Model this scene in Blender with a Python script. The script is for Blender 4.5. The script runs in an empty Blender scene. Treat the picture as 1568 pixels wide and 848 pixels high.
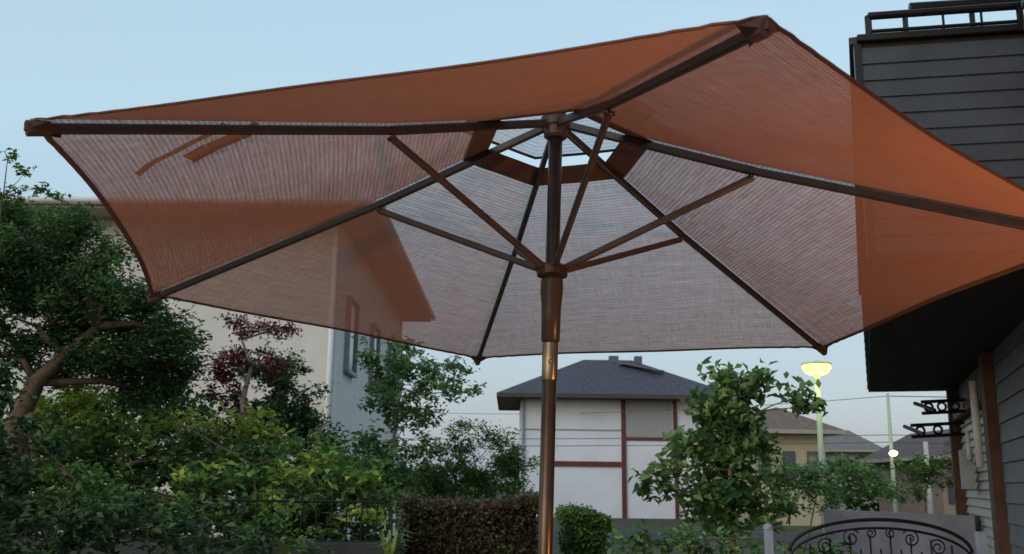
import bpy, numpy as np, math, random
from mathutils import Vector, Matrix
rng=np.random.default_rng(7); random.seed(7)
SC=bpy.context.scene; COL=SC.collection
SC.view_settings.view_transform='Standard'; SC.view_settings.look='None'; SC.view_settings.exposure=0
CAMH=1.45; F=1472.6; PITCH=.2114; ROLL=-.0126
# site survey: sighting angles (in thousandths from the tripod) + ground distance -> world metres
def S(a,b,Y):
    x=a-784; y=424-b
    cr,sr=math.cos(ROLL),math.sin(ROLL)
    u=(cr*x+sr*y)/F; v=(-sr*x+cr*y)/F
    c,s=math.cos(PITCH),math.sin(PITCH)
    d=Vector((u,c-v*s,s+v*c)); d*=Y/d.y
    return Vector((d.x,d.y,d.z+CAMH))
# ---------------------------------------------------------------- materials
def mat(name,col,rough=.7,metal=0,var=.12,scale=8,bump=0,col2=None,spec=.3,det=5):
    m=bpy.data.materials.new(name); m.use_nodes=True; N=m.node_tree.nodes; L=m.node_tree.links
    p=N['Principled BSDF']; p.inputs['Roughness'].default_value=rough; p.inputs['Metallic'].default_value=metal
    p.inputs['Specular IOR Level'].default_value=spec
    tc=N.new('ShaderNodeTexCoord'); n=N.new('ShaderNodeTexNoise'); n.inputs['Scale'].default_value=scale; n.inputs['Detail'].default_value=det
    L.new(tc.outputs['Object'],n.inputs['Vector'])
    r=N.new('ShaderNodeValToRGB'); a=[max(0,c*(1-var)) for c in col]; b=[min(1,c*(1+var)) for c in (col2 or col)]
    r.color_ramp.elements[0].position=.3; r.color_ramp.elements[1].position=.7
    r.color_ramp.elements[0].color=(*a,1); r.color_ramp.elements[1].color=(*b,1)
    L.new(n.outputs['Fac'],r.inputs['Fac']); L.new(r.outputs['Color'],p.inputs['Base Color'])
    if bump:
        bn=N.new('ShaderNodeBump'); bn.inputs['Strength'].default_value=bump; bn.inputs['Distance'].default_value=.01
        n2=N.new('ShaderNodeTexNoise'); n2.inputs['Scale'].default_value=scale*8; L.new(tc.outputs['Object'],n2.inputs['Vector'])
        L.new(n2.outputs['Fac'],bn.inputs['Height']); L.new(bn.outputs['Normal'],p.inputs['Normal'])
    return m
def leafmat(name,dark,mid,light,trans=.3):
    m=bpy.data.materials.new(name); m.use_nodes=True; N=m.node_tree.nodes; L=m.node_tree.links
    p=N['Principled BSDF']; p.inputs['Roughness'].default_value=.6; p.inputs['Specular IOR Level'].default_value=.2
    at=N.new('ShaderNodeAttribute'); at.attribute_name='tone'
    r=N.new('ShaderNodeValToRGB'); e=r.color_ramp.elements
    e[0].position=0.05; e[0].color=(*dark,1); e[1].position=.95; e[1].color=(*light,1); k=e.new(.5); k.color=(*mid,1)
    L.new(at.outputs['Fac'],r.inputs['Fac']); L.new(r.outputs['Color'],p.inputs['Base Color'])
    t=N.new('ShaderNodeBsdfTranslucent'); L.new(r.outputs['Color'],t.inputs['Color'])
    mx=N.new('ShaderNodeMixShader'); mx.inputs[0].default_value=trans
    L.new(p.outputs[0],mx.inputs[1]); L.new(t.outputs[0],mx.inputs[2]); L.new(mx.outputs[0],N['Material Output'].inputs['Surface'])
    return m
def emis(name,col,s):
    m=bpy.data.materials.new(name); m.use_nodes=True; p=m.node_tree.nodes['Principled BSDF']
    p.inputs['Base Color'].default_value=(*col,1); p.inputs['Emission Color'].default_value=(*col,1); p.inputs['Emission Strength'].default_value=s
    return m
# ---------------------------------------------------------------- geometry helpers
def empty(name,loc=(0,0,0)):
    o=bpy.data.objects.new(name,None); COL.objects.link(o); o.empty_display_size=.2; return o
def mk(name,v,f,m,parent=None,smooth=False):
    me=bpy.data.meshes.new(name); me.from_pydata([tuple(a) for a in v],[],f); me.update()
    if smooth: me.polygons.foreach_set('use_smooth',[True]*len(me.polygons))
    o=bpy.data.objects.new(name,me); COL.objects.link(o)
    if m: me.materials.append(m)
    if parent: o.parent=parent
    return o
class MB:   # mesh accumulator
    def __init__(s): s.v=[]; s.f=[]
    def add(s,v,f):
        b=len(s.v); s.v+= [tuple(a) for a in v]; s.f+=[tuple(b+i for i in q) for q in f]
    def box(s,c,sx,sy,sz,rz=0):
        c=Vector(c); ca,sa=math.cos(rz),math.sin(rz); v=[]
        for dz in (-.5,.5):
            for dx,dy in ((-.5,-.5),(.5,-.5),(.5,.5),(-.5,.5)):
                x=dx*sx;y=dy*sy; v.append((c.x+ca*x-sa*y,c.y+sa*x+ca*y,c.z+dz*sz))
        s.add(v,[(0,3,2,1),(4,5,6,7),(0,1,5,4),(1,2,6,5),(2,3,7,6),(3,0,4,7)])
    def prism(s,pts,z0,z1):
        n=len(pts); v=[(p[0],p[1],z0) for p in pts]+[(p[0],p[1],z1) for p in pts]
        s.add(v,[tuple(range(n))[::-1],tuple(range(n,2*n))]+[(i,(i+1)%n,n+(i+1)%n,n+i) for i in range(n)])
    def tube(s,pts,rad,n=8,cap=True):
        pts=[Vector(p) for p in pts]
        if not hasattr(rad,'__len__'): rad=[rad]*len(pts)
        v=[]; ref=None
        for i,p in enumerate(pts):
            t=(pts[min(i+1,len(pts)-1)]-pts[max(i-1,0)]).normalized()
            if ref is None: ref=t.orthogonal().normalized()
            a=(ref-t*ref.dot(t)).normalized(); ref=a; b=t.cross(a)
            for k in range(n):
                w=2*math.pi*k/n; v.append(p+(a*math.cos(w)+b*math.sin(w))*rad[i])
        f=[]
        for i in range(len(pts)-1):
            for k in range(n):
                f.append((i*n+k,i*n+(k+1)%n,(i+1)*n+(k+1)%n,(i+1)*n+k))
        if cap: f.append(tuple(range(n))[::-1]); f.append(tuple((len(pts)-1)*n+k for k in range(n)))
        s.add(v,f)
    def bar(s,p,q,w,h,up=Vector((0,0,1)),bev=.25):   # bevelled rectangular bar
        p=Vector(p);q=Vector(q); t=(q-p).normalized(); a=t.cross(up).normalized(); b=a.cross(t)
        k=min(w,h)*bev; prof=[(w/2-k,-h/2),(w/2,-h/2+k),(w/2,h/2-k),(w/2-k,h/2),(-w/2+k,h/2),(-w/2,h/2-k),(-w/2,-h/2+k),(-w/2+k,-h/2)]
        v=[e+a*x+b*y for e in (p,q) for x,y in prof]; n=8
        s.add(v,[tuple(range(n))[::-1],tuple(range(n,2*n))]+[(i,(i+1)%n,n+(i+1)%n,n+i) for i in range(n)])
    def lathe(s,o,ax,prof,n=24):
        o=Vector(o); ax=Vector(ax).normalized(); a=ax.orthogonal().normalized(); b=ax.cross(a); v=[]
        for z,r in prof:
            for k in range(n):
                w=2*math.pi*k/n; v.append(o+ax*z+(a*math.cos(w)+b*math.sin(w))*r)
        f=[(i*n+k,i*n+(k+1)%n,(i+1)*n+(k+1)%n,(i+1)*n+k) for i in range(len(prof)-1) for k in range(n)]
        f+=[tuple(range(n))[::-1],tuple((len(prof)-1)*n+k for k in range(n))]
        s.add(v,f)
    def obj(s,name,m,parent=None,smooth=False): return mk(name,s.v,s.f,m,parent,smooth)
def leaves(name,P,tone,size,m,parent=None,aspect=.5,up=.4,sizevar=.35,droop=0):
    n=len(P)
    if n==0: return
    nr=rng.normal(size=(n,3)); nr[:,2]=np.abs(nr[:,2])+up*2; nr/=np.linalg.norm(nr,axis=1)[:,None]
    a=rng.normal(size=(n,3)); a[:,2]-=droop; a-=nr*(a*nr).sum(1)[:,None]; a/=np.linalg.norm(a,axis=1)[:,None]
    b=np.cross(nr,a); s=size*(1+sizevar*rng.uniform(-1,1,n))[:,None]
    V=np.empty((n,4,3)); V[:,0]=P-a*s*.5; V[:,2]=P+a*s*.5-nr*s*.08
    V[:,1]=P+b*s*aspect*.5+nr*s*.12; V[:,3]=P-b*s*aspect*.5+nr*s*.12
    me=bpy.data.meshes.new(name); me.vertices.add(4*n); me.vertices.foreach_set('co',V.ravel())
    me.loops.add(4*n); me.loops.foreach_set('vertex_index',np.arange(4*n,dtype=np.int32))
    me.polygons.add(n); me.polygons.foreach_set('loop_start',np.arange(0,4*n,4,dtype=np.int32))
    me.update(calc_edges=True)
    at=me.attributes.new('tone','FLOAT','FACE'); at.data.foreach_set('value',np.clip(tone+rng.normal(0,.13,n),0,1).astype(np.float32))
    me.materials.append(m); o=bpy.data.objects.new(name,me); COL.objects.link(o)
    if parent: o.parent=parent
    return o
def crown(clumps,dens,sub=.28,shell=.45,tonevar=.22):
    """clumps: (center, rx,ry,rz, tone). returns leaf points+tones grouped in twig-sized sub-clumps"""
    Ps=[];Ts=[];tips=[]
    for c,rx,ry,rz,tn in clumps:
        r3=np.array([rx,ry,rz]); ns=int(3.2*(rx*rz)/(sub*sub))+8
        nl=int(dens*rx*rz)+20
        d=rng.normal(size=(ns,3)); d/=np.linalg.norm(d,axis=1)[:,None]
        rr=rng.uniform(shell,1.0,ns)**.6; sc=np.array(c)+d*r3*rr[:,None]
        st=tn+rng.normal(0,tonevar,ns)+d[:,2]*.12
        k=rng.integers(0,ns,nl); sr=sub*rng.uniform(.6,1.2,ns)
        g=rng.normal(size=(nl,3))*.45*sr[k][:,None]; g[:,2]*=.75
        Ps.append(sc[k]+g); Ts.append(st[k]); tips.append(sc)
    return np.concatenate(Ps),np.concatenate(Ts),tips
def C(a,b,ra,rb,Y,tone=.5,depth=None):
    c=S(a,b,Y); k=Y/F; rx=ra*k; rz=rb*k
    return (c,rx,depth or max(rx,rz)*.8,rz,tone)
BARK=mat('bark',(.11,.075,.05),.9,scale=14,bump=.6,var=.4)
BARKG=mat('pale_bark',(.2,.17,.14),.9,scale=14,bump=.5,var=.3)
def tree(name,base,clumps,dens,leaf,m,bark=BARK,tr=.05,sub=.28,trunk=None,aspect=.5,shell=.35,up=.4,branch=True,tonevar=.22,droop=0,nb=5):
    e=empty(name); P,T,tips=crown(clumps,dens,sub,shell,tonevar)
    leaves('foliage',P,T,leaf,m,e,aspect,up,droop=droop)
    b=MB(); base=Vector(base)
    if trunk is None:
        top=sum((Vector(c[0]) for c in clumps),Vector())/len(clumps)
        trunk=[base,base.lerp(top,.4)+Vector((tr,tr,0)),base.lerp(top,.75)-Vector((tr,0,0)),top+Vector((0,0,.05))]
    trunk=[Vector(p) for p in trunk]; n=len(trunk)
    b.tube(trunk,[tr*(1-.75*i/(n-1)) for i in range(n)],10)
    if branch:
        for c,t in zip(clumps,tips):
            cc=Vector(c[0]); st=min(trunk[1:],key=lambda q:(q-cc).length+max(0,q.z-cc.z)*2)
            mid=st.lerp(cc,.5)+Vector((random.uniform(-.08,.08),random.uniform(-.08,.08),.05))
            b.tube([st,mid,cc],[tr*.3,tr*.2,tr*.1],6)
            for j in range(min(nb,len(t))):
                q=Vector(t[j]); b.tube([cc.lerp(st,.15),cc.lerp(q,.6)+Vector((0,0,.02)),q],[tr*.1,tr*.07,tr*.03],5)
    b.obj('trunk_and_limbs',bark,e,True)
    return e
# ================================================================ camera
cam=bpy.data.cameras.new('camera'); co=bpy.data.objects.new('camera',cam); COL.objects.link(co)
cam.lens=F/1568*36; cam.clip_end=3000; cam.clip_start=.05
M=Matrix.Rotation(math.pi/2+PITCH,4,'X')@Matrix.Rotation(-ROLL,4,'Z'); M.translation=(0,0,CAMH); co.matrix_world=M; SC.camera=co
cam.dof.use_dof=True; cam.dof.focus_distance=3.0; cam.dof.aperture_fstop=9
# ================================================================ world
w=bpy.data.worlds.new('World'); SC.world=w; w.use_nodes=True; N=w.node_tree.nodes; L=w.node_tree.links
bg=N['Background']; sky=N.new('ShaderNodeTexSky'); sky.sky_type='NISHITA'; sky.sun_disc=False
SUN_EL=math.radians(14); SUN_AZ=math.radians(215)
sky.sun_elevation=SUN_EL; sky.sun_rotation=SUN_AZ; sky.air_density=1.2; sky.dust_density=2.5
L.new(sky.outputs[0],bg.inputs[0]); bg.inputs[1].default_value=.05
bg2=N.new('ShaderNodeBackground'); tc=N.new('ShaderNodeTexCoord'); sp=N.new('ShaderNodeSeparateXYZ'); L.new(tc.outputs['Generated'],sp.inputs[0])
rp=N.new('ShaderNodeValToRGB'); E=rp.color_ramp.elements
E[0].position=0; E[0].color=(.28,.32,.41,1); E[1].position=1; E[1].color=(.42,.51,.59,1)
for p,c in ((.06,(.31,.37,.46)),(.16,(.34,.45,.56)),(.32,(.42,.59,.69)),(.48,(.41,.57,.68)),(.62,(.32,.44,.54))):
    k=E.new(p); k.color=(*c,1)
nz=N.new('ShaderNodeTexNoise'); nz.inputs['Scale'].default_value=2.2; nz.inputs['Detail'].default_value=4; 
mp=N.new('ShaderNodeMapping'); mp.inputs['Scale'].default_value=(1,1,3); L.new(tc.outputs['Generated'],mp.inputs[0]); L.new(mp.outputs[0],nz.inputs['Vector'])
ma=N.new('ShaderNodeMath'); ma.operation='MULTIPLY_ADD'; ma.inputs[1].default_value=.16; ma.inputs[2].default_value=-.08; L.new(nz.outputs['Fac'],ma.inputs[0])
ad=N.new('ShaderNodeMath'); ad.operation='ADD'; L.new(ma.outputs[0],ad.inputs[0]); L.new(sp.outputs['Z'],ad.inputs[1]); L.new(ad.outputs[0],rp.inputs[0])
L.new(rp.outputs[0],bg2.inputs[0]); bg2.inputs[1].default_value=1.0
ash=N.new('ShaderNodeAddShader'); L.new(bg.outputs[0],ash.inputs[0]); L.new(bg2.outputs[0],ash.inputs[1]); L.new(ash.outputs[0],N['World Output'].inputs[0])
sl=bpy.data.lights.new('sun','SUN'); sl.energy=.75; sl.angle=math.radians(40); sl.color=(1,.98,.95)
so=bpy.data.objects.new('sun',sl); COL.objects.link(so)
sd=Vector((math.sin(SUN_AZ)*math.cos(.6),math.cos(SUN_AZ)*math.cos(.6),math.sin(.6))); so.rotation_euler=sd.to_track_quat('Z','Y').to_euler()
# ================================================================ ground
g=MB(); g.add([(-900,-200,0),(900,-200,0),(900,1600,0),(-900,1600,0)],[(0,1,2,3)])
g.obj('ground',mat('soil_and_grass',(.05,.045,.03),.95,scale=1.5,var=.3,col2=(.06,.075,.03),bump=.4))
g=MB(); g.add([(-4,-3,.004),(3,-3,.004),(3,4.6,.004),(-4,4.6,.004)],[(0,1,2,3)]); g.obj('patio_paving',mat('paving',(.28,.26,.23),.85,scale=6,bump=.4))
g=MB(); g.add([(-60,26.5,.004),(60,26.5,.004),(60,31.5,.004),(-60,31.5,.004)],[(0,1,2,3)]); g.obj('road',mat('asphalt',(.05,.05,.052),.9,scale=30,bump=.4))
# ================================================================ umbrella
um=empty('patio_umbrella')
TX,TY=.0243,.0637
ax=Vector((TX,TY,1)).normalized(); e1=Vector((0,1,0)).cross(ax).normalized(); e2=ax.cross(e1)
hub=Vector((.1215,2.6158,1.0174+CAMH)); R=1.35; DROP=.4579; RJ=.5488; DJ=.2023; TH=3.8477
ang=[TH-math.radians(60)*i for i in range(6)]; RR=[1.35,1.35,1.35,1.35,1.335,1.35]
dirs=[math.cos(a)*e1+math.sin(a)*e2 for a in ang]
def ribp(i,r,lift=0):
    i%=6
    if r<RJ: h=DJ*r/RJ
    else: h=DJ+(DROP-DJ)*(r-RJ)/(R-RJ)
    return hub+dirs[i]*(r*RR[i]/R)-ax*(h-lift)
wood=mat('dark_stained_wood',(.030,.020,.018),.45,scale=20,var=.3,spec=.5)
wood2=mat('stained_wood_strut',(.07,.038,.028),.45,scale=20,var=.3,spec=.5)
bronze=mat('bronze_metal',(.10,.062,.043),.3,metal=.7,scale=15,var=.2,spec=.5)
steel=mat('brushed_brass',(.32,.26,.18),.3,metal=.9,scale=15,var=.15)
LIFT=.020
def fabric(name,colr,t0,opaque=False,wave=.06,amp=.55):
    m=bpy.data.materials.new(name); m.use_nodes=True; N=m.node_tree.nodes; L=m.node_tree.links; N.remove(N['Principled BSDF'])
    uv=N.new('ShaderNodeUVMap'); uv.uv_map='UVMap'
    def noise(sx,sy,det=1):
        mp=N.new('ShaderNodeMapping'); mp.inputs['Scale'].default_value=(sx,sy,1); L.new(uv.outputs[0],mp.inputs[0])
        n=N.new('ShaderNodeTexNoise'); n.noise_dimensions='2D'; n.inputs['Scale'].default_value=1; n.inputs['Detail'].default_value=det; L.new(mp.outputs[0],n.inputs['Vector']); return n.outputs['Fac']
    def math_(op,a,b=None,c=None):
        q=N.new('ShaderNodeMath'); q.operation=op
        for i,x in enumerate((a,b,c)):
            if x is None: continue
            if isinstance(x,(int,float)): q.inputs[i].default_value=x
            else: L.new(x,q.inputs[i])
        return q.outputs[0]
    s1=noise(12,300,2); s2=noise(300,12,1); s3=noise(4,70,2); big=noise(1.5,1.5,2)
    mix=math_('ADD',math_('MULTIPLY',s1,.45),math_('ADD',math_('MULTIPLY',s2,.33),math_('MULTIPLY',s3,.22)))
    # woven thread rows
    sx=N.new('ShaderNodeSeparateXYZ'); L.new(uv.outputs[0],sx.inputs[0])
    wv=math_('SINE',math_('MULTIPLY',sx.outputs['Y'],2*math.pi/.0115)); 
    var=math_('ADD',math_('MULTIPLY',math_('SUBTRACT',mix,.5),amp),math_('MULTIPLY',wv,wave))
    base=math_('ADD',var,t0); 
    cl=N.new('ShaderNodeClamp'); L.new(base,cl.inputs[0]); cl.inputs[1].default_value=.06; cl.inputs[2].default_value=.9
    lw=N.new('ShaderNodeLayerWeight'); lw.inputs['Blend'].default_value=.5
    cosv=math_('MAXIMUM',math_('SUBTRACT',1.0,lw.outputs['Facing']),.08)
    T=math_('POWER',cl.outputs[0],math_('DIVIDE',.9,cosv))
    rp=N.new('ShaderNodeValToRGB'); rp.color_ramp.elements[0].position=.35; rp.color_ramp.elements[1].position=.65
    rp.color_ramp.elements[0].color=(*[c*.85 for c in colr],1); rp.color_ramp.elements[1].color=(*[c*1.12 for c in colr],1)
    L.new(math_('ADD',math_('MULTIPLY',mix,.6),math_('MULTIPLY',big,.4)),rp.inputs[0])
    d=N.new('ShaderNodeBsdfDiffuse'); t=N.new('ShaderNodeBsdfTranslucent'); L.new(rp.outputs[0],d.inputs[0]); L.new(rp.outputs[0],t.inputs[0])
    m1=N.new('ShaderNodeMixShader'); m1.inputs[0].default_value=.17; L.new(d.outputs[0],m1.inputs[1]); L.new(t.outputs[0],m1.inputs[2])
    if opaque: L.new(m1.outputs[0],N['Material Output'].inputs['Surface']); return m
    tr=N.new('ShaderNodeBsdfTransparent'); m2=N.new('ShaderNodeMixShader'); L.new(m1.outputs[0],m2.inputs[1]); L.new(tr.outputs[0],m2.inputs[2])
    L.new(T,m2.inputs[0])
    L.new(m2.outputs[0],N['Material Output'].inputs['Surface']); return m
FCOL=(.40,.175,.11)
FAB=fabric('terracotta_mesh_fabric',FCOL,.39); HEM=fabric('hem_fabric',(.12,.06,.045),.2,True); BAND=fabric('vent_band_fabric',(.13,.07,.055),.2,True)
def wr(i,s,t):   # gentle wrinkles + puckers fanning out of the corner pockets
    e=min(s,1-s)
    return .003*math.sin(9*s+3*i)*math.sin(math.pi*s)*t + .0035*math.sin(e*150)*math.exp(-e*16)*t**3*min(1,e*30)
def canopt(i,s,r,lift=LIFT,scal=None):
    t=r/R; sc_=(.032,.012,.02,.015,.02,.018)[i%6] if scal is None else scal
    rr=r*(1-sc_*4*s*(1-s)*t*t)
    a=ribp(i,rr,lift); b=ribp(i+1,rr,lift); p=a.lerp(b,s)
    sag=.006*4*s*(1-s)*t
    return p-ax*(sag-wr(i,s,t))
def panelmesh(name,r0,r1,nr,ns,m,fn,parent):
    v=[];f=[];uvs=[]
    for i in range(6):
        b=len(v)
        for j in range(nr+1):
            r=r0+(r1-r0)*j/nr
            for k in range(ns+1):
                v.append(fn(i,k/ns,r)); uvs.append(((k/ns-.5)*r+i*3.7,r*.866+i*1.3))
        for j in range(nr):
            for k in range(ns):
                a=b+j*(ns+1)+k; f.append((a,a+1,a+ns+2,a+ns+1))
    o=mk(name,v,f,m,parent,True); u=o.data.uv_layers.new(name='UVMap')
    for l in o.data.loops: u.data[l.index].uv=uvs[l.vertex_index]
    return o
panelmesh('canopy',.21,R,30,72,FAB,canopt,um)
panelmesh('hem_band',R-.012,R+.003,2,72,HEM,lambda i,s,r:canopt(i,s,r,LIFT-.004),um)
panelmesh('vent_edge_band',.205,.285,3,12,BAND,lambda i,s,r:canopt(i,s,r,LIFT-.004),um)
panelmesh('vent_cap',.0,.29,6,12,fabric('vent_cap_fabric',FCOL,.6),lambda i,s,r:canopt(i,s,r,LIFT+.095+.03*(1-r/.29)),um)
panelmesh('vent_cap_hem',.28,.292,1,12,BAND,lambda i,s,r:canopt(i,s,r,LIFT+.092),um)
# ribs, struts
rb=MB(); st=MB(); hw=MB(); pk=MB()
RUN=hub-ax*.4354
for i in range(6):
    rb.bar(ribp(i,.03),ribp(i,RJ+.003),.015,.023,ax); rb.bar(ribp(i,RJ),ribp(i,R-.012),.014,.021,ax)
    j=ribp(i,RJ)-ax*.02; s0=RUN+dirs[i]*.042
    st.bar(s0,j,.015,.018,ax)
    side=dirs[i].cross(ax)
    hw.tube([j-side*.012,j+side*.012],.006,10); hw.tube([s0-side*.012,s0+side*.012],.005,10)
    # corner pocket
    tip=ribp(i,R+.006,LIFT-.002); a=canopt(i,.03,R-.004,LIFT-.006); b=canopt((i-1)%6,.97,R-.004,LIFT-.006); c=ribp(i,R-.06,LIFT-.03)
    pk.add([tip,a,c,b,tip-ax*.022,c-ax*.01],[(0,1,2,3),(4,1,2,5),(4,3,2,5),(0,1,4),(0,3,4)])
    pk.bar(ribp(i,R-.04),ribp(i,R+.002),.020,.028,ax)
rb.obj('ribs',wood,um); st.obj('struts',wood2,um); hw.obj('pivot_pins',bronze,um,True); pk.obj('corner_pockets',mat('pocket_fabric',(.08,.036,.028),.9),um)
h=MB(); h.lathe(hub-ax*.05,ax,[(0,.026),(.006,.034),(.03,.036),(.034,.044),(.062,.044),(.066,.03),(.10,.024),(.135,.024),(.15,.016)]); h.obj('top_hub',wood2,um)
h=MB(); h.lathe(RUN-ax*.012,ax,[(-.018,.027),(-.012,.042),(.012,.044),(.018,.036),(.022,.026)]); h.obj('runner',bronze,um)
h=MB(); h.lathe(RUN-ax*.21,ax,[(0,.021),(.004,.025),(.10,.027),(.14,.031),(.17,.031),(.182,.027)]); h.obj('runner_sleeve',mat('runner_plastic',(.065,.042,.032),.3,var=.1),um,True)
h=MB(); h.lathe(RUN-ax*.315,ax,[(0,.0205),(.002,.0213),(.10,.0213),(.104,.0205)]); h.obj('pole_ferrule',steel,um,True)
h=MB(); h.lathe(RUN-ax*.265-Vector((0,.021,0)),Vector((0,-1,.06)),[(0,.006),(.005,.006),(.007,.004)],12); h.obj('height_pin',steel,um)
L0=hub.z/ax.z; h=MB(); h.lathe(hub-ax*L0,ax,[(.02,.0195),(L0-.05,.0195)],28); h.obj('pole',bronze,um,True)
bs=hub-ax*L0; h=MB(); h.lathe((bs.x,bs.y,.004),(0,0,1),[(0,.26),(.04,.26),(.07,.22),(.09,.05),(.3,.04),(.31,.03)],36); h.obj('base',mat('cast_iron',(.03,.03,.03),.6),um)
# tie strap lying on the canopy between first two ribs
sp_=MB()
def strap(pts,wd):
    for (i,s,r),(i2,s2,r2) in zip(pts[:-1],pts[1:]):
        a=canopt(i,s,r,LIFT+.012);b=canopt(i2,s2,r2,LIFT+.012); d=(b-a).cross(ax).normalized()*wd
        sp_.add([a-d,a+d,b+d,b-d],[(0,1,2,3)])
strap([(0,.27,1.24),(0,.22,1.19),(0,.18,1.13),(0,.13,1.07),(0,.08,1.01),(0,.04,.98)],.008); strap([(0,.22,1.10),(0,.17,1.04),(0,.11,.96),(0,.05,.90)],.020)
sp_.obj('tie_strap',mat('strap_fabric',(.11,.055,.045),.9),um)
# ================================================================ own house on the right
nh=empty('grey_sided_house')
SID=mat('dark_siding',(.055,.068,.085),.6,scale=5,var=.15,bump=.2); SID2=mat('grey_siding',(.15,.15,.16),.6,scale=5,var=.12,bump=.2)
BLK=mat('dark_soffit',(.03,.025,.022),.8,var=.2); BRN=mat('brown_timber',(.09,.045,.03),.6,scale=9,var=.25,bump=.3); SHT=mat('roller_shutter',(.40,.38,.35),.5,scale=6,var=.1)
BMET=mat('black_metal',(.02,.02,.022),.4,metal=.4,var=.2); WHT=mat('white_pvc',(.7,.7,.7),.5,var=.05)
def siding(mb,P,Q,z0,z1,pitch,proud=.014):
    P=Vector((P[0],P[1],0));Q=Vector((Q[0],Q[1],0)); t=(Q-P).normalized(); n=Vector((t.y,-t.x,0)); z=z0
    while z<z1-1e-4:
        zz=min(z+pitch,z1); up=Vector((0,0,1))
        mb.add([P+n*proud+up*z,Q+n*proud+up*z,Q+n*.002+up*zz,P+n*.002+up*zz,P+up*z,Q+up*z],[(0,1,2,3),(0,4,5,1)]); z+=pitch
P1,P2,P3,P4=(1.65,4.3),(4.6,3.75),(6.8,9.6),(3.9,10.5)
ZB,ZP=2.47,3.55
b=MB(); b.prism([P1,P2,P3,P4],ZB,ZP); b.obj('balcony_core',BLK,nh)
b=MB(); siding(b,P1,P2,ZB+.03,ZP-.03,.085,.012); siding(b,P4,P1,ZB+.03,ZP-.03,.085,.012); b.obj('balcony_siding',SID,nh)
b=MB()
def edge(A,B,z,w,h): b.bar((*A,z),(*B,z),w,h,Vector((0,0,1)),.1)
edge(P1,P2,ZP+.012,.07,.035); edge(P4,P1,ZP+.015,.07,.035)
b.box((P1[0],P1[1],(ZB+ZP)/2),.032,.032,ZP-ZB-.02,-.2)
b.obj('balcony_coping',BMET,nh)
b=MB()
A=Vector((*P1,0));B=Vector((*P2,0)); d=(B-A).normalized(); A=A+d*.06; B=B-d*.05; n=17
b.bar(A+Vector((0,0,ZP+.135)),B+Vector((0,0,ZP+.135)),.04,.03); b.bar(A+Vector((0,0,ZP+.055)),B+Vector((0,0,ZP+.055)),.02,.014)
for i in range(n+1):
    p=A.lerp(B,i/n); r=.016 if i%4==0 else .006; b.tube([p+Vector((0,0,ZP+.02)),p+Vector((0,0,ZP+.135))],r,6)
A2=A+Vector((.33,.28,0)); b.bar(A2+Vector((0,0,ZP+.33)),B+Vector((0,.4,ZP+.33)),.05,.05)
for q in (0,.12,.3,.6): b.tube([A2.lerp(B,q)+Vector((0,.06,ZP-.1)),A2.lerp(B,q)+Vector((0,.06,ZP+.33))],.014,6)
b.obj('balcony_rail',BMET,nh)
# ground floor wall
W0=Vector((4.6,9.9,0)); wd=Vector((-.338,-.941,0)); wn=Vector((-.941,.338,0)); WR=math.atan2(wd.y,wd.x)
def wp(t,z,off=0): q=W0+wd*t+wn*off; return Vector((q.x,q.y,z))
b=MB()
b.prism([tuple(wp(.0,0))[:2],tuple(wp(11.5,0))[:2],(6.5,-2.2),(8.2,8.6)],0,2.465); b.obj('ground_floor_wall',SID2,nh)
def siding_l(mb,t0,t1,z0,z1,pitch,proud):   # boards on the garden wall
    z=z0
    while z<z1-1e-4:
        zz=min(z+pitch,z1); mb.add([wp(t0,z,proud),wp(t1,z,proud),wp(t1,zz,.004),wp(t0,zz,.004),wp(t0,z,.002),wp(t1,z,.002)],[(0,1,2,3),(0,4,5,1)]); z+=pitch
b=MB(); siding_l(b,.15,2.6,.1,2.1,.075,.028); b.obj('shutter',SHT,nh)
b=MB(); siding_l(b,3.0,11.4,.1,2.4,.14,.02); b.obj('lower_siding',SID2,nh)
b=MB(); b.box(wp(0,1.23,.05),.12,.12,2.46,WR); b.box(wp(2.75,1.23,.03),.24,.10,2.46,WR); b.bar(wp(0.07,2.2,.05),wp(2.6,2.2,.05),.06,.16); b.obj('timber_posts',BRN,nh)
b=MB(); b.tube([wp(2.35,2.3,.1),wp(2.35,1.62,.1)],.03,10); b.tube([wp(1.5,1.95,.09),wp(1.5,1.7,.09)],.02,8); b.obj('downpipe',WHT,nh,True)
b=MB(); b.box(wp(1.3,1.62,.1),.28,.09,.34,WR); b.obj('meter_box',mat('meter_box',(.3,.33,.36),.5),nh)
# upper body
b=MB(); U=[(2.32,4.02),(1.75,2.4),(6,.6),(7,3.3)]; b.prism(U,ZB+.004,6.6); b.obj('upper_wall',SID2,nh)
b=MB(); siding(b,U[0],U[1],2.5,6.5,.11); siding(b,U[3],U[0],2.5,6.5,.11); b.obj('upper_siding',SID2,nh)
# laundry pole brackets with ring ends
b=MB()
def ring(c,r,n=18,th=.008):
    b.tube([Vector(c)+Vector((math.cos(2*math.pi*k/n)*r,.0,math.sin(2*math.pi*k/n)*r)) for k in range(n+1)],th,6,False)
for y0,x0,x1,nr in ((624,1412,1492,4),(660,1396,1476,3)):
    A=S(x0,y0,8.6); B=S(x1,y0-4,8.7); b.bar(A+Vector((0,0,.05)),B+Vector((0,0,.05)),.03,.03); b.bar(A-Vector((0,0,.05)),B-Vector((0,0,.05)),.03,.03)
    for k in range(nr): ring(A.lerp(B,(k+.5)/nr),.036,18,.011)
    b.bar(A+Vector((0,-.25,-.04)),A+Vector((0,.15,.05)),.03,.03)
b.obj('laundry_pole_bracket',BMET,nh)
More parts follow.
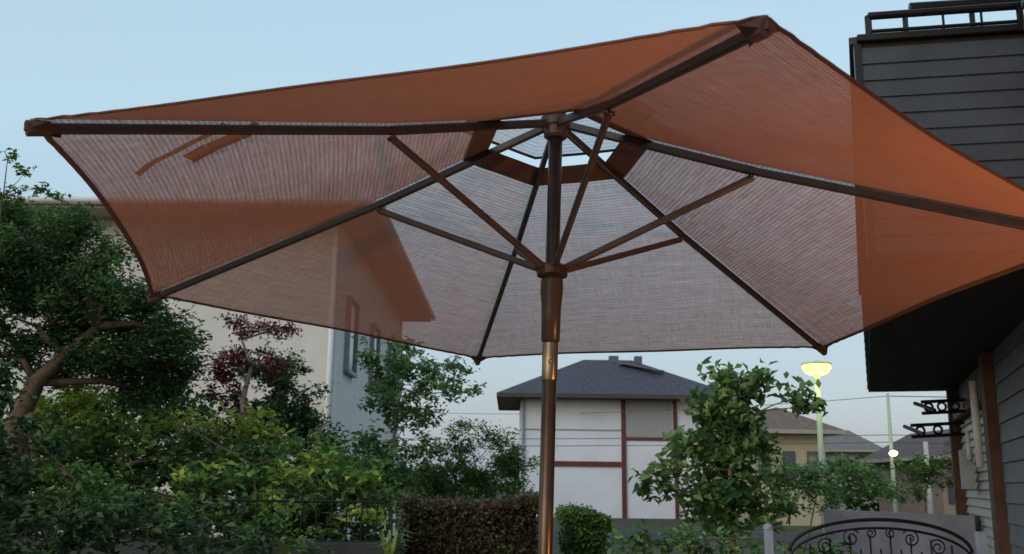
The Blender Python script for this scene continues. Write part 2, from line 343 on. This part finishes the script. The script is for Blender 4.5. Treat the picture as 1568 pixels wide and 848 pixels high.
# porch lantern (lit) on the house wall just beside the umbrella
lan=empty('porch_lantern'); lp=wp(8.85,1.32,.2)
b=MB(); b.bar(lp-wn*.2+Vector((0,0,.18)),lp+Vector((0,0,.18)),.03,.03); b.lathe(lp+Vector((0,0,.12)),(0,0,1),[(0,.085),(.03,.06),(.06,.02)],12); b.lathe(lp-Vector((0,0,.13)),(0,0,1),[(0,.03),(.02,.07)],12)
b.obj('bracket_and_cap',BMET,lan)
b=MB(); b.lathe(lp-Vector((0,0,.11)),(0,0,1),[(0,.05),(.1,.062),(.22,.066)],16); b.obj('glass',emis('warm_glass',(1,.5,.18),4),lan,True)
pl=bpy.data.lights.new('lantern_bulb','POINT'); pl.energy=31; pl.color=(1,.47,.17); pl.shadow_soft_size=.08; po=bpy.data.objects.new('lantern_bulb',pl); COL.objects.link(po); po.location=lp+wn*.1; po.parent=lan
# ================================================================ left house
lh=empty('white_stucco_house')
STU=mat('off_white_stucco',(.62,.6,.58),.9,scale=3,var=.06,bump=.3); ROOF=mat('dark_roof_tile',(.055,.06,.075),.7,scale=10,var=.3,bump=.3); FAS=mat('fascia_paint',(.33,.30,.25),.7,var=.1); GLS=mat('window_glass',(.04,.05,.06),.12,spec=.8,var=.1)
X0,X1,Y0,Y1=-15,-2.82,15.3,24.6
b=MB(); b.prism([(X0,Y0),(X1,Y0),(X1,Y1),(X0,Y1)],0,5.62); b.obj('walls',STU,lh)
def hip(mb,x0,x1,y0,y1,z,h,ov,th=.16):
    x0-=ov;x1+=ov;y0-=ov;y1+=ov; r=min((x1-x0),(y1-y0))/2
    if (x1-x0)>(y1-y0): R0=(x0+r,(y0+y1)/2,z+th+h);R1=(x1-r,(y0+y1)/2,z+th+h)
    else: R0=((x0+x1)/2,y0+r,z+th+h);R1=((x0+x1)/2,y1-r,z+th+h)
    v=[(x0,y0,z+th),(x1,y0,z+th),(x1,y1,z+th),(x0,y1,z+th),R0,R1]
    if (x1-x0)>(y1-y0): f=[(0,1,5,4),(1,2,5),(2,3,4,5),(3,0,4)]
    else: f=[(0,1,4),(1,2,5,4),(2,3,5),(3,0,4,5)]
    mb.add(v,f)
def eave(mb,x0,x1,y0,y1,z,ov,th=.16):
    mb.prism([(x0-ov,y0-ov),(x1+ov,y0-ov),(x1+ov,y1+ov),(x0-ov,y1+ov)],z,z+th-.004)
b=MB(); hip(b,X0,X1,Y0,Y1,5.62,1.25,.68); b.obj('roof',ROOF,lh)
b=MB(); eave(b,X0,X1,Y0,Y1,5.622,.68); b.obj('eaves',FAS,lh)
b=MB(); b.tube([(X0-.7,Y0-.75,5.72),(X1+.75,Y0-.75,5.72),(X1+.75,Y1+.7,5.72)],.06,8); b.tube([(X1-.06,Y0-.07,5.6),(X1-.06,Y0-.07,0)],.045,10); b.obj('gutter_and_downpipe',WHT,lh,True)
b=MB(); 
for yy,z in ((16.6,3.9),(19.5,3.9),(22.3,3.9)): b.box((X1+.02,yy,z),.06,.8,1.2)
b.box((-10.5,Y0-.02,3.8),1.7,.06,1.2); b.obj('window_panes',GLS,lh)
b=MB()
for yy,z in ((16.6,3.9),(19.5,3.9),(22.3,3.9)):
    for s_ in (-.43,.43): b.box((X1+.04,yy+s_,z),.1,.06,1.32)
    b.box((X1+.045,yy,z+.63),.12,.92,.06); b.box((X1+.045,yy,z-.63),.12,.92,.06)
for xx in (-10.5,):
    for s_ in (-.88,0,.88): b.box((xx+s_,Y0-.04,3.8),.06,.1,1.32)
    b.box((xx,Y0-.045,4.43),1.84,.12,.06); b.box((xx,Y0-.045,3.17),1.84,.12,.06)
b.obj('window_frames',mat('window_frame',(.25,.25,.26),.5),lh)
# ================================================================ central white house
ch=empty('white_two_storey_house')
WH=mat('white_render',(.66,.68,.74),.85,scale=.8,var=.07,bump=.1); RED=mat('red_brown_trim',(.12,.035,.03),.7,var=.2); GRY=mat('shutter_grey',(.33,.33,.34),.6,var=.08)
YC=44.; k=YC/F*1.02
def cx(a): return (a-784)*k*.985
x0,x1=cx(800),cx(1085); zt=1.45+(740-612)*k*.965; DC=6.2
b=MB(); b.prism([(x0,YC),(x1,YC),(x1,YC+DC),(x0,YC+DC)],0,zt); b.obj('walls',WH,ch)
b=MB(); hip(b,x0,x1,YC,YC+DC,zt,2.05,1.1,.18); 
ro=b.obj('roof',mat('slate_roof',(.06,.065,.085),.7,scale=6,var=.3,bump=.4),ch)
b=MB(); eave(b,x0,x1,YC,YC+DC,zt+.002,1.1,.18); b.obj('eaves',mat('eave_wood',(.07,.055,.05),.8),ch)
b=MB(); yr=YC+DC/2
for xx,w_ in ((cx(952),.45),(cx(992),.35)): b.box((xx,yr,zt+2.2),w_,.5,.42)
b.bar((cx(960),yr-.7,zt+2.0),(cx(1022),yr-1.9,zt+1.5),.5,.08); b.obj('roof_vents',mat('vent_grey',(.1,.11,.13),.5),ch)
b=MB(); b.box((cx(955),YC-.03,zt/2),.2,.14,zt-.02); b.box((cx(1033),YC-.03,zt/2),.16,.14,zt-.02); b.box(((cx(835)+cx(951))/2,YC-.02,2.35),cx(950)-cx(835),.12,.22); b.box(((cx(958)+cx(1031))/2,YC-.025,zt-1.72),cx(1030)-cx(959),.1,.14); b.obj('timber_trim',RED,ch)
b=MB(); 
for i in range(22): b.box(((cx(960)+cx(1029))/2,YC-.02,zt-1.62+i*.073),cx(1028)-cx(961),.05+.02*(i%2),.07)
b.obj('roller_shutters',GRY,ch)
b=MB(); b.box(((cx(800)+cx(951))/2,YC-.03,zt-1.35),cx(951)-cx(800),.03,.05); b.tube([(x0+.1,YC-.1,zt),(x0+.1,YC-.1,0)],.06,8); b.obj('rain_trim',mat('trim_grey',(.3,.3,.33),.6),ch)
# ================================================================ distant houses
def house(name,a0,a1,yt,Y,wallc,roofc,rh,dep=7):
    e=empty(name); A=S(a0,yt,Y); B=S(a1,yt,Y); zt=A.z
    b=MB(); b.prism([(A.x,Y),(B.x,Y),(B.x,Y+dep),(A.x,Y+dep)],0,zt); b.obj('walls',mat(name+'_wall',wallc,.85,scale=2,var=.1),e)
    b=MB(); hip(b,A.x,B.x,Y,Y+dep,zt,rh,.6); b.obj('roof',mat(name+'_roof',roofc,.8,scale=6,var=.25),e)
    b=MB(); eave(b,A.x,B.x,Y,Y+dep,zt+.002,.6); b.obj('eaves',FAS,e)
    b=MB(); n=3
    for i in range(n): b.box((A.x+(B.x-A.x)*(i+.5)/n,Y-.02,zt-1.2),(B.x-A.x)*.17,.08,1.1)
    b.obj('windows',GLS,e)
house('tan_house',1150,1262,664,38,(.42,.36,.24),(.16,.12,.10),1.0)
house('grey_tiled_house',1282,1338,692,62,(.35,.33,.30),(.17,.16,.16),1.3)
house('brown_house',1440,1530,704,40,(.25,.2,.16),(.1,.08,.08),1.2)
# boundary wall
b=MB(); A=S(1262,796,10.5); B=S(1490,768,8.6); b.prism([(A.x,A.y),(B.x,B.y),(B.x+.12,B.y+.15),(A.x+.05,A.y+.15)],0,1.22)
b.obj('rendered_boundary_wall',mat('wall_render',(.20,.20,.24),.9,scale=3,var=.2,bump=.4))
# ================================================================ street lamp etc.
sl_=empty('street_lamp'); YL=20; tp=S(1251,575,YL); b=MB()
b.tube([(tp.x,tp.y,0),(tp.x,tp.y,tp.z-.02)],[.07,.05],12); b.lathe(tp-Vector((0,0,.06)),(0,0,1),[(0,.05),(.05,.08),(.08,.1)],16); b.obj('post',mat('lamp_post_paint',(.35,.42,.32),.5,var=.08),sl_,True)
b=MB(); b.lathe(tp+Vector((0,0,.01)),(0,0,1),[(0,.12),(.04,.22),(.14,.29),(.21,.29)],20); b.obj('lit_globe',emis('lamp_glow',(.85,.85,.15),3.2),sl_,True)
b=MB(); b.lathe(tp+Vector((0,0,.225)),(0,0,1),[(0,.31),(.03,.3),(.06,.12),(.08,.03)],20); b.obj('hood',mat('lamp_hood',(.5,.55,.25),.5),sl_,True)
q=bpy.data.lights.new('lamp_bulb','POINT'); q.energy=25; q.color=(.85,1,.35); q.shadow_soft_size=.25; qo=bpy.data.objects.new('lamp_bulb',q); COL.objects.link(qo); qo.location=tp+Vector((0,-.0,-.15)); qo.parent=sl_
sl2=empty('street_lamp'); YL=34; b=MB(); t2=S(1359,602,YL); b.tube([(t2.x,t2.y,0),(t2.x,t2.y,t2.z)],[.09,.05],10); h2=S(1368,694,YL-.5); b.tube([(t2.x,t2.y,h2.z+.1),(h2.x,h2.y,h2.z+.08)],.03,8); b.obj('post',mat('post_paint',(.42,.5,.36),.5),sl2,True)
b=MB(); b.lathe(h2-Vector((0,0,.1)),(0,0,1),[(0,.05),(.06,.14),(.14,.14),(.2,.05)],16); b.obj('lit_globe',emis('lamp_glow2',(1,.9,.45),5),sl2,True)
up_=empty('utility_pole'); b=MB(); t3=S(1417,676,30); b.tube([(t3.x,t3.y,0),(t3.x,t3.y,t3.z)],[.09,.07],10); b.obj('post',mat('concrete_post',(.4,.42,.4),.8),up_,True)
def wire(p,q,sag,r,mb,n=14):
    mb.tube([Vector(p).lerp(Vector(q),i/n)-Vector((0,0,sag*4*(i/n)*(1-i/n))) for i in range(n+1)],r,5)
b=MB(); z=t2.z-.1
wire((t2.x,t2.y,z),(-5,52,z+.5),.3,.012,b); wire((t2.x,t2.y,z),(40,30,z+1),.4,.016,b)
for dz in (-1.35,-1.6): wire((t2.x,t2.y,z+dz),(-40,37,z+dz+.4),.5,.013,b); wire((t2.x,t2.y,z+dz),(40,30,z+dz+1),.4,.014,b)
b.obj('overhead_wires',mat('wire_grey',(.09,.09,.1),.6))
# ================================================================ gate + fences
ga=empty('wrought_iron_gate'); b=MB(); YG=6.0; A=S(1208,812,YG); B=S(1486,812,YG); w_=B.x-A.x; cxg=(A.x+B.x)/2
def arch(x,z0,h,w): u=(x-cxg)/(w/2); return z0+h*math.sqrt(max(0,1-u*u))
z0=A.z-.12
for dz,r in ((0,.011),(-.05,.008)):
    b.tube([(cxg+(w_/2)*math.cos(math.pi*i/40),YG,z0+dz+.19*math.sin(math.pi*i/40)) for i in range(41)],r,8)
for i in range(1,18):
    x=A.x+w_*i/18; b.tube([(x,YG,.1),(x,YG,arch(x,z0,.15,w_)-(.13 if i%2 else .05))],.0055,6)
def scroll(cx_,cz,r,turn,sgn,ph=0):
    b.tube([(cx_+sgn*r*(1-t/30*.8)*math.cos(ph+turn*2*math.pi*t/30),YG-.012,cz+r*(1-t/30*.8)*math.sin(ph+turn*2*math.pi*t/30)) for t in range(31)],.005,6)
for sx,sz,r,g_ in ((-.18,.10,.055,1),(.18,.10,.055,-1),(-.34,.05,.05,1),(.34,.05,.05,-1),(-.06,.13,.035,-1),(.06,.13,.035,1)):
    scroll(cxg+sx*w_/1.1,z0+sz-.02,r,1.6,g_,.6)
b.tube([(A.x,YG,.3),(B.x,YG,.3)],.012,8); b.obj('ironwork',BMET,ga,True)
b=MB(); b.box((A.x-.12,YG+.02,.60),.045,.045,1.2); b.box((B.x+.06,YG,.60),.05,.05,1.2); b.lathe((A.x-.12,YG+.02,1.2),(0,0,1),[(0,.03),(.02,.03),(.03,.01)],12); b.obj('gate_posts',mat('pale_gate_post',(.3,.34,.42),.6),ga)
fe=empty('iron_fence'); b=MB(); YF=7.2; A=S(215,760,YF); B=S(590,760,YF)
b.tube([(A.x-3,YF,A.z-.02),(B.x,YF,A.z-.02)],.009,6); b.tube([(A.x-3,YF,A.z-.30),(B.x,YF,A.z-.30)],.008,6)
x=A.x-3
while x<B.x: b.tube([(x,YF,1.02),(x,YF,A.z+.03)],.006,6); x+=.11
b.obj('bars',BMET,fe)
b=MB(); b.prism([(A.x-3,YF-.08),(B.x+.1,YF-.08),(B.x+.1,YF+.08),(A.x-3,YF+.08)],0,1.02); b.obj('low_wall',mat('dark_block',(.05,.055,.05),.9,bump=.5),fe)
# ================================================================ vegetation
L_pine=leafmat('pine_foliage',(.025,.06,.025),(.06,.135,.048),(.14,.25,.08),.25)
L_mid=leafmat('shrub_foliage',(.03,.075,.025),(.09,.18,.045),(.21,.33,.085))
L_yel=leafmat('yellow_green_foliage',(.06,.14,.03),(.20,.31,.055),(.46,.54,.11),.35)
L_drk=leafmat('dark_foliage',(.022,.052,.026),(.052,.11,.044),(.11,.19,.065),.25)
L_red=leafmat('purple_maple_foliage',(.045,.016,.02),(.12,.03,.038),(.22,.07,.065),.3)
L_lgt=leafmat('light_foliage',(.045,.11,.045),(.12,.23,.085),(.24,.37,.15),.35)
L_mag=leafmat('broadleaf_foliage',(.04,.11,.04),(.12,.23,.075),(.27,.40,.15),.3)
L_brn=leafmat('brown_hedge_foliage',(.045,.035,.022),(.115,.08,.052),(.14,.16,.07),.25)
# big cloud-pruned pine at the left
Y=8
cl=[C(40,385,75,50,Y,.5),C(105,352,46,32,Y,.65),C(-40,440,90,60,Y,.4),C(110,440,85,45,Y,.45),C(190,455,55,40,Y,.55),C(60,495,85,36,Y,.35),C(252,505,48,28,Y,.5),C(140,400,55,36,Y,.55),C(175,545,60,24,Y,.3),C(270,560,46,34,Y+.5,.45),C(0,540,60,25,Y,.35),C(235,600,50,28,Y+.5,.35),C(10,335,40,26,Y,.6),C(200,510,50,30,Y+.3,.45),C(280,520,36,22,Y+.5,.55),C(130,510,50,26,Y+.4,.4),C(60,440,60,40,Y+.6,.45),C(200,560,60,40,Y+.9,.35),C(110,570,60,30,Y+.9,.3),C(60,350,60,40,Y+.5,.5),C(150,470,70,50,Y+.9,.4),C(20,420,80,60,Y+.9,.4)]
tb=S(15,848,Y); tb.z=0
tree('black_pine_tree',tb,cl,28000,.055,L_pine,tr=.13,sub=.18,aspect=.36,trunk=[tb,S(20,760,Y),S(25,650,Y),S(55,585,Y),S(100,545,Y),S(150,500,Y)],tonevar=.24)
# sprigs reaching up at the far left
cl=[C(12,240,14,8,7,.6),C(38,262,16,9,7,.6),C(55,290,18,9,7,.5),C(90,300,14,8,7,.55),C(20,300,20,16,7,.5),C(120,318,14,10,7,.55)]
tb=S(-40,848,7); tb.z=0
tree('wispy_sapling',tb,cl,5000,.05,L_mid,tr=.012,sub=.05,trunk=[tb,S(-30,600,7),S(-10,400,7),S(5,300,7),S(12,240,7)])
# dark round bush + purple maple
Y=12.5
cl=[C(455,600,40,62,Y+.4,.45),C(430,650,60,50,Y+.4,.4),C(400,560,50,30,Y+.6,.4),C(470,660,26,34,Y+.3,.4),C(400,620,50,50,Y+.7,.35)]
tb=S(440,848,Y); tb.z=0
tree('camellia_tree',tb,cl,9500,.07,L_drk,tr=.08,sub=.17)
cl=[C(350,560,34,30,Y,.5),C(345,600,32,32,Y,.35),C(390,505,40,12,Y,.6),C(432,505,24,12,Y,.6),C(355,492,24,8,Y,.65),C(330,655,36,28,Y,.35),C(420,560,22,16,Y-.3,.5),C(380,650,36,22,Y,.3)]
tb=S(375,848,Y); tb.z=0
tree('purple_maple_tree',tb,cl,10000,.06,L_red,bark=BARKG,tr=.06,sub=.13,trunk=[tb,S(378,700,Y),S(372,610,Y),S(385,560,Y),S(370,520,Y)])
def shrub(name,cl,dens,leaf,m,sub=.2,asp=.5,tr=.02,**kw):
    c0=Vector(cl[0][0]); return tree(name,(c0.x,c0.y,0),cl,dens,leaf,m,tr=tr,sub=sub,aspect=asp,**kw)
Y=9.5
# deep thicket behind everything else in the garden
shrub('thicket',[C(a,b_,75,48,10.6+random.uniform(-.3,.3),.35+random.uniform(-.1,.12)) for a,b_ in ((10,640),(90,660),(0,730),(90,740),(190,710),(200,790),(300,720),(300,800),(400,730),(400,800),(490,740),(520,800),(560,720),(90,820),(0,820),(180,640),(250,630))],6500,.085,L_mid,sub=.2)
shrub('golden_shrub',[C(130,605,45,22,Y,.7),C(95,625,40,20,Y,.6),C(165,640,40,16,Y,.5),C(60,650,40,25,Y,.5),C(120,665,50,20,Y,.4)],5500,.075,L_yel,sub=.13)
shrub('golden_shrub',[C(375,640,50,14,Y,.75),C(300,650,50,20,Y,.6),C(400,665,40,14,Y,.55),C(240,645,40,16,Y,.5),C(340,672,50,18,Y,.4)],5500,.075,L_yel,sub=.13)
shrub('leafy_shrub',[C(70,700,90,40,8.5,.4),C(180,690,80,40,8.8,.45),C(290,700,70,36,8.8,.5),C(20,760,70,60,8,.35),C(140,770,90,45,8.2,.35),C(390,705,60,28,9,.55)],8500,.08,L_mid,sub=.18)
shrub('leafy_shrub',[C(250,760,80,50,7.9,.4),C(350,760,80,45,7.9,.5),C(440,740,70,40,8.2,.5),C(520,720,60,34,8.6,.55),C(540,770,55,50,8,.45),C(460,800,80,40,7.8,.35),C(480,690,60,26,9.5,.5)],8500,.08,L_mid,sub=.18)
shrub('golden_shrub',[C(440,725,35,14,7.7,.6),C(545,735,40,14,7.8,.65),C(420,770,40,14,7.7,.5),C(255,775,22,12,6.9,.7),C(560,790,28,12,7.5,.6),C(300,728,40,12,7.8,.6),C(500,700,36,14,8.2,.65),C(120,590,24,8,9,.7)],5000,.08,L_yel,sub=.12)
shrub('foreground_shrub',[C(20,700,70,60,5.6,.35),C(60,800,110,60,5.4,.4),C(200,815,100,42,5.4,.4),C(330,835,90,30,5.5,.35),C(-30,600,60,60,5.6,.3)],12000,.055,L_drk,sub=.1)
shrub('foreground_shrub',[C(440,838,70,20,5.8,.4),C(120,740,60,30,5.6,.45),C(220,770,60,26,5.8,.4),C(320,790,50,26,6.3,.4),C(420,800,50,22,6.5,.45)],11000,.05,L_mid,sub=.09)
# small-leaved airy tree
Y=11.5
cl=[C(600,560,45,35,Y,.5),C(655,575,48,34,Y,.6),C(690,600,45,26,Y,.6),C(590,620,38,40,Y,.4),C(640,640,45,34,Y,.45),C(575,680,35,30,Y,.4),C(700,560,22,12,Y,.6),C(620,530,40,12,Y,.5),C(560,540,14,25,Y,.5),C(650,690,50,24,Y,.4),C(590,730,40,34,Y,.35),C(610,600,40,60,Y+.5,.4)]
tb=S(600,848,Y); tb.z=0
tree('airy_ash_tree',tb,cl,4600,.075,L_lgt,bark=BARKG,tr=.035,sub=.14,trunk=[tb,S(598,760,Y),S(600,690,Y),S(610,620,Y),S(620,560,Y)],shell=.1)
Y=12.5
shrub('rounded_bush',[C(740,700,72,44,Y,.45),C(690,735,50,30,Y,.4),C(790,725,36,34,Y,.45),C(720,670,44,24,Y,.55),C(770,672,28,14,Y,.55),C(640,745,50,34,Y,.45),C(740,755,70,30,Y,.4)],9000,.055,L_mid,sub=.16,asp=.38)
# hedges
def hedge(name,x0,x1,y0,y1,z1,n,leaf,m,tone=.5):
    e=empty(name); P=np.stack([rng.uniform(x0,x1,n),rng.uniform(y0,y1,n),rng.uniform(.1,z1,n)],1)
    k=rng.random(n)<.5; P[k,2]=z1-np.abs(rng.normal(0,.04,k.sum())); k2=(~k)&(rng.random(n)<.75); P[k2,1]=y0+np.abs(rng.normal(0,.04,k2.sum()))
    P+=rng.normal(0,.025,P.shape); P[:,2]+=.035*np.sin(P[:,0]*4.3)+.02*np.sin(P[:,0]*11)
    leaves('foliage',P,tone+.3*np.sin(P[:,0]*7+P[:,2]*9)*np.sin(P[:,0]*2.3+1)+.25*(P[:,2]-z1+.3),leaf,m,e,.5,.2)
    b=MB(); b.prism([(x0+.08,y0+.08),(x1-.08,y0+.08),(x1-.08,y1-.08),(x0+.08,y1-.08)],0,z1-.08); b.obj('twig_core',mat(name+'_core',(.02,.016,.01),1),e)
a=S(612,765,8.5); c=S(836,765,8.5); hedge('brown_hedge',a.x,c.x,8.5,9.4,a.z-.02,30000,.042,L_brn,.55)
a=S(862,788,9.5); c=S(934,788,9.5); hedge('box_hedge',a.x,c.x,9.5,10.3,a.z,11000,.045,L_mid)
# broad-leaved small tree
Y=9.
cl=[C(1105,580,30,26,Y,.6),C(1150,590,40,30,Y,.6),C(1085,625,45,34,Y,.5),C(1140,645,50,30,Y,.5),C(1060,680,48,28,Y,.5),C(1120,700,60,30,Y,.45),C(1030,725,45,20,Y,.55),C(1080,760,55,26,Y,.5),C(1150,750,55,30,Y,.45),C(1000,745,30,14,Y,.55),C(1215,610,36,15,Y,.6),C(1245,622,22,8,Y,.6),C(1170,680,25,16,Y,.5),C(1110,800,70,24,Y,.4),C(1190,780,34,22,Y,.45),C(1115,640,50,60,Y+.3,.4),C(1100,720,60,50,Y+.3,.4)]
tb=S(1120,848,Y); tb.z=0
tree('magnolia_tree',tb,cl,3500,.105,L_mag,bark=BARKG,tr=.035,sub=.13,trunk=[tb,S(1122,790,Y),S(1118,720,Y),S(1125,650,Y),S(1130,590,Y)],aspect=.55,shell=.1,up=.25,droop=.6)
shrub('low_shrub',[C(1020,830,60,20,8,.45),C(960,838,30,14,8,.5),C(1110,835,70,16,8,.5),C(1260,845,50,12,7,.55)],5000,.08,L_mag,sub=.13)
# distant bushes at the right
shrub('distant_bushes',[C(1215,730,40,24,17,.5),C(1270,735,50,28,17,.45),C(1330,745,50,24,17,.5),C(1240,765,60,24,17,.45),C(1310,728,30,18,17,.55),C(1185,715,22,24,17,.45)],4200,.085,L_lgt,sub=.2)
shrub('distant_bushes',[C(1400,722,34,24,20,.4),C(1440,728,34,26,20,.4),C(1380,752,40,18,20,.4),C(1470,700,20,30,20,.35)],4200,.085,L_mid,sub=.22)
# distant tree line to close the horizon
cl=[]
for i in range(46): cl.append((Vector((-48+i*2.3+random.uniform(-.6,.6),54+random.uniform(-3,3),1.3+random.uniform(-.3,.6))),1.9,1.5,1.6+random.uniform(-.3,.5),.4+random.uniform(-.1,.1)))
P,T,_=crown(cl,320,.5,.2); leaves('distant_tree_line',P,T,.35,L_mid,None,.6)
# strappy plant
e=empty('strappy_plant'); b=MB(); c=S(598,838,6.6)
for i in range(26):
    a=random.uniform(0,6.28); l=random.uniform(.12,.26); d=Vector((math.cos(a),math.sin(a),0)); s_=Vector((-d.y,d.x,0))*.009
    p0=Vector((c.x,c.y,c.z-.12)); p1=p0+d*l*.4+Vector((0,0,l*.9)); p2=p0+d*l+Vector((0,0,l*.8))
    b.add([p0-s_,p0+s_,p1+s_,p1-s_,p2],[(0,1,2,3),(3,2,4)])
b.obj('blades',mat('blade_green',(.16,.24,.05),.6),e)
b=MB(); b.lathe((c.x,c.y,.0),(0,0,1),[(0,.13),(c.z-.12,.17),(c.z-.1,.17)],16); b.obj('pot',BLK,e)
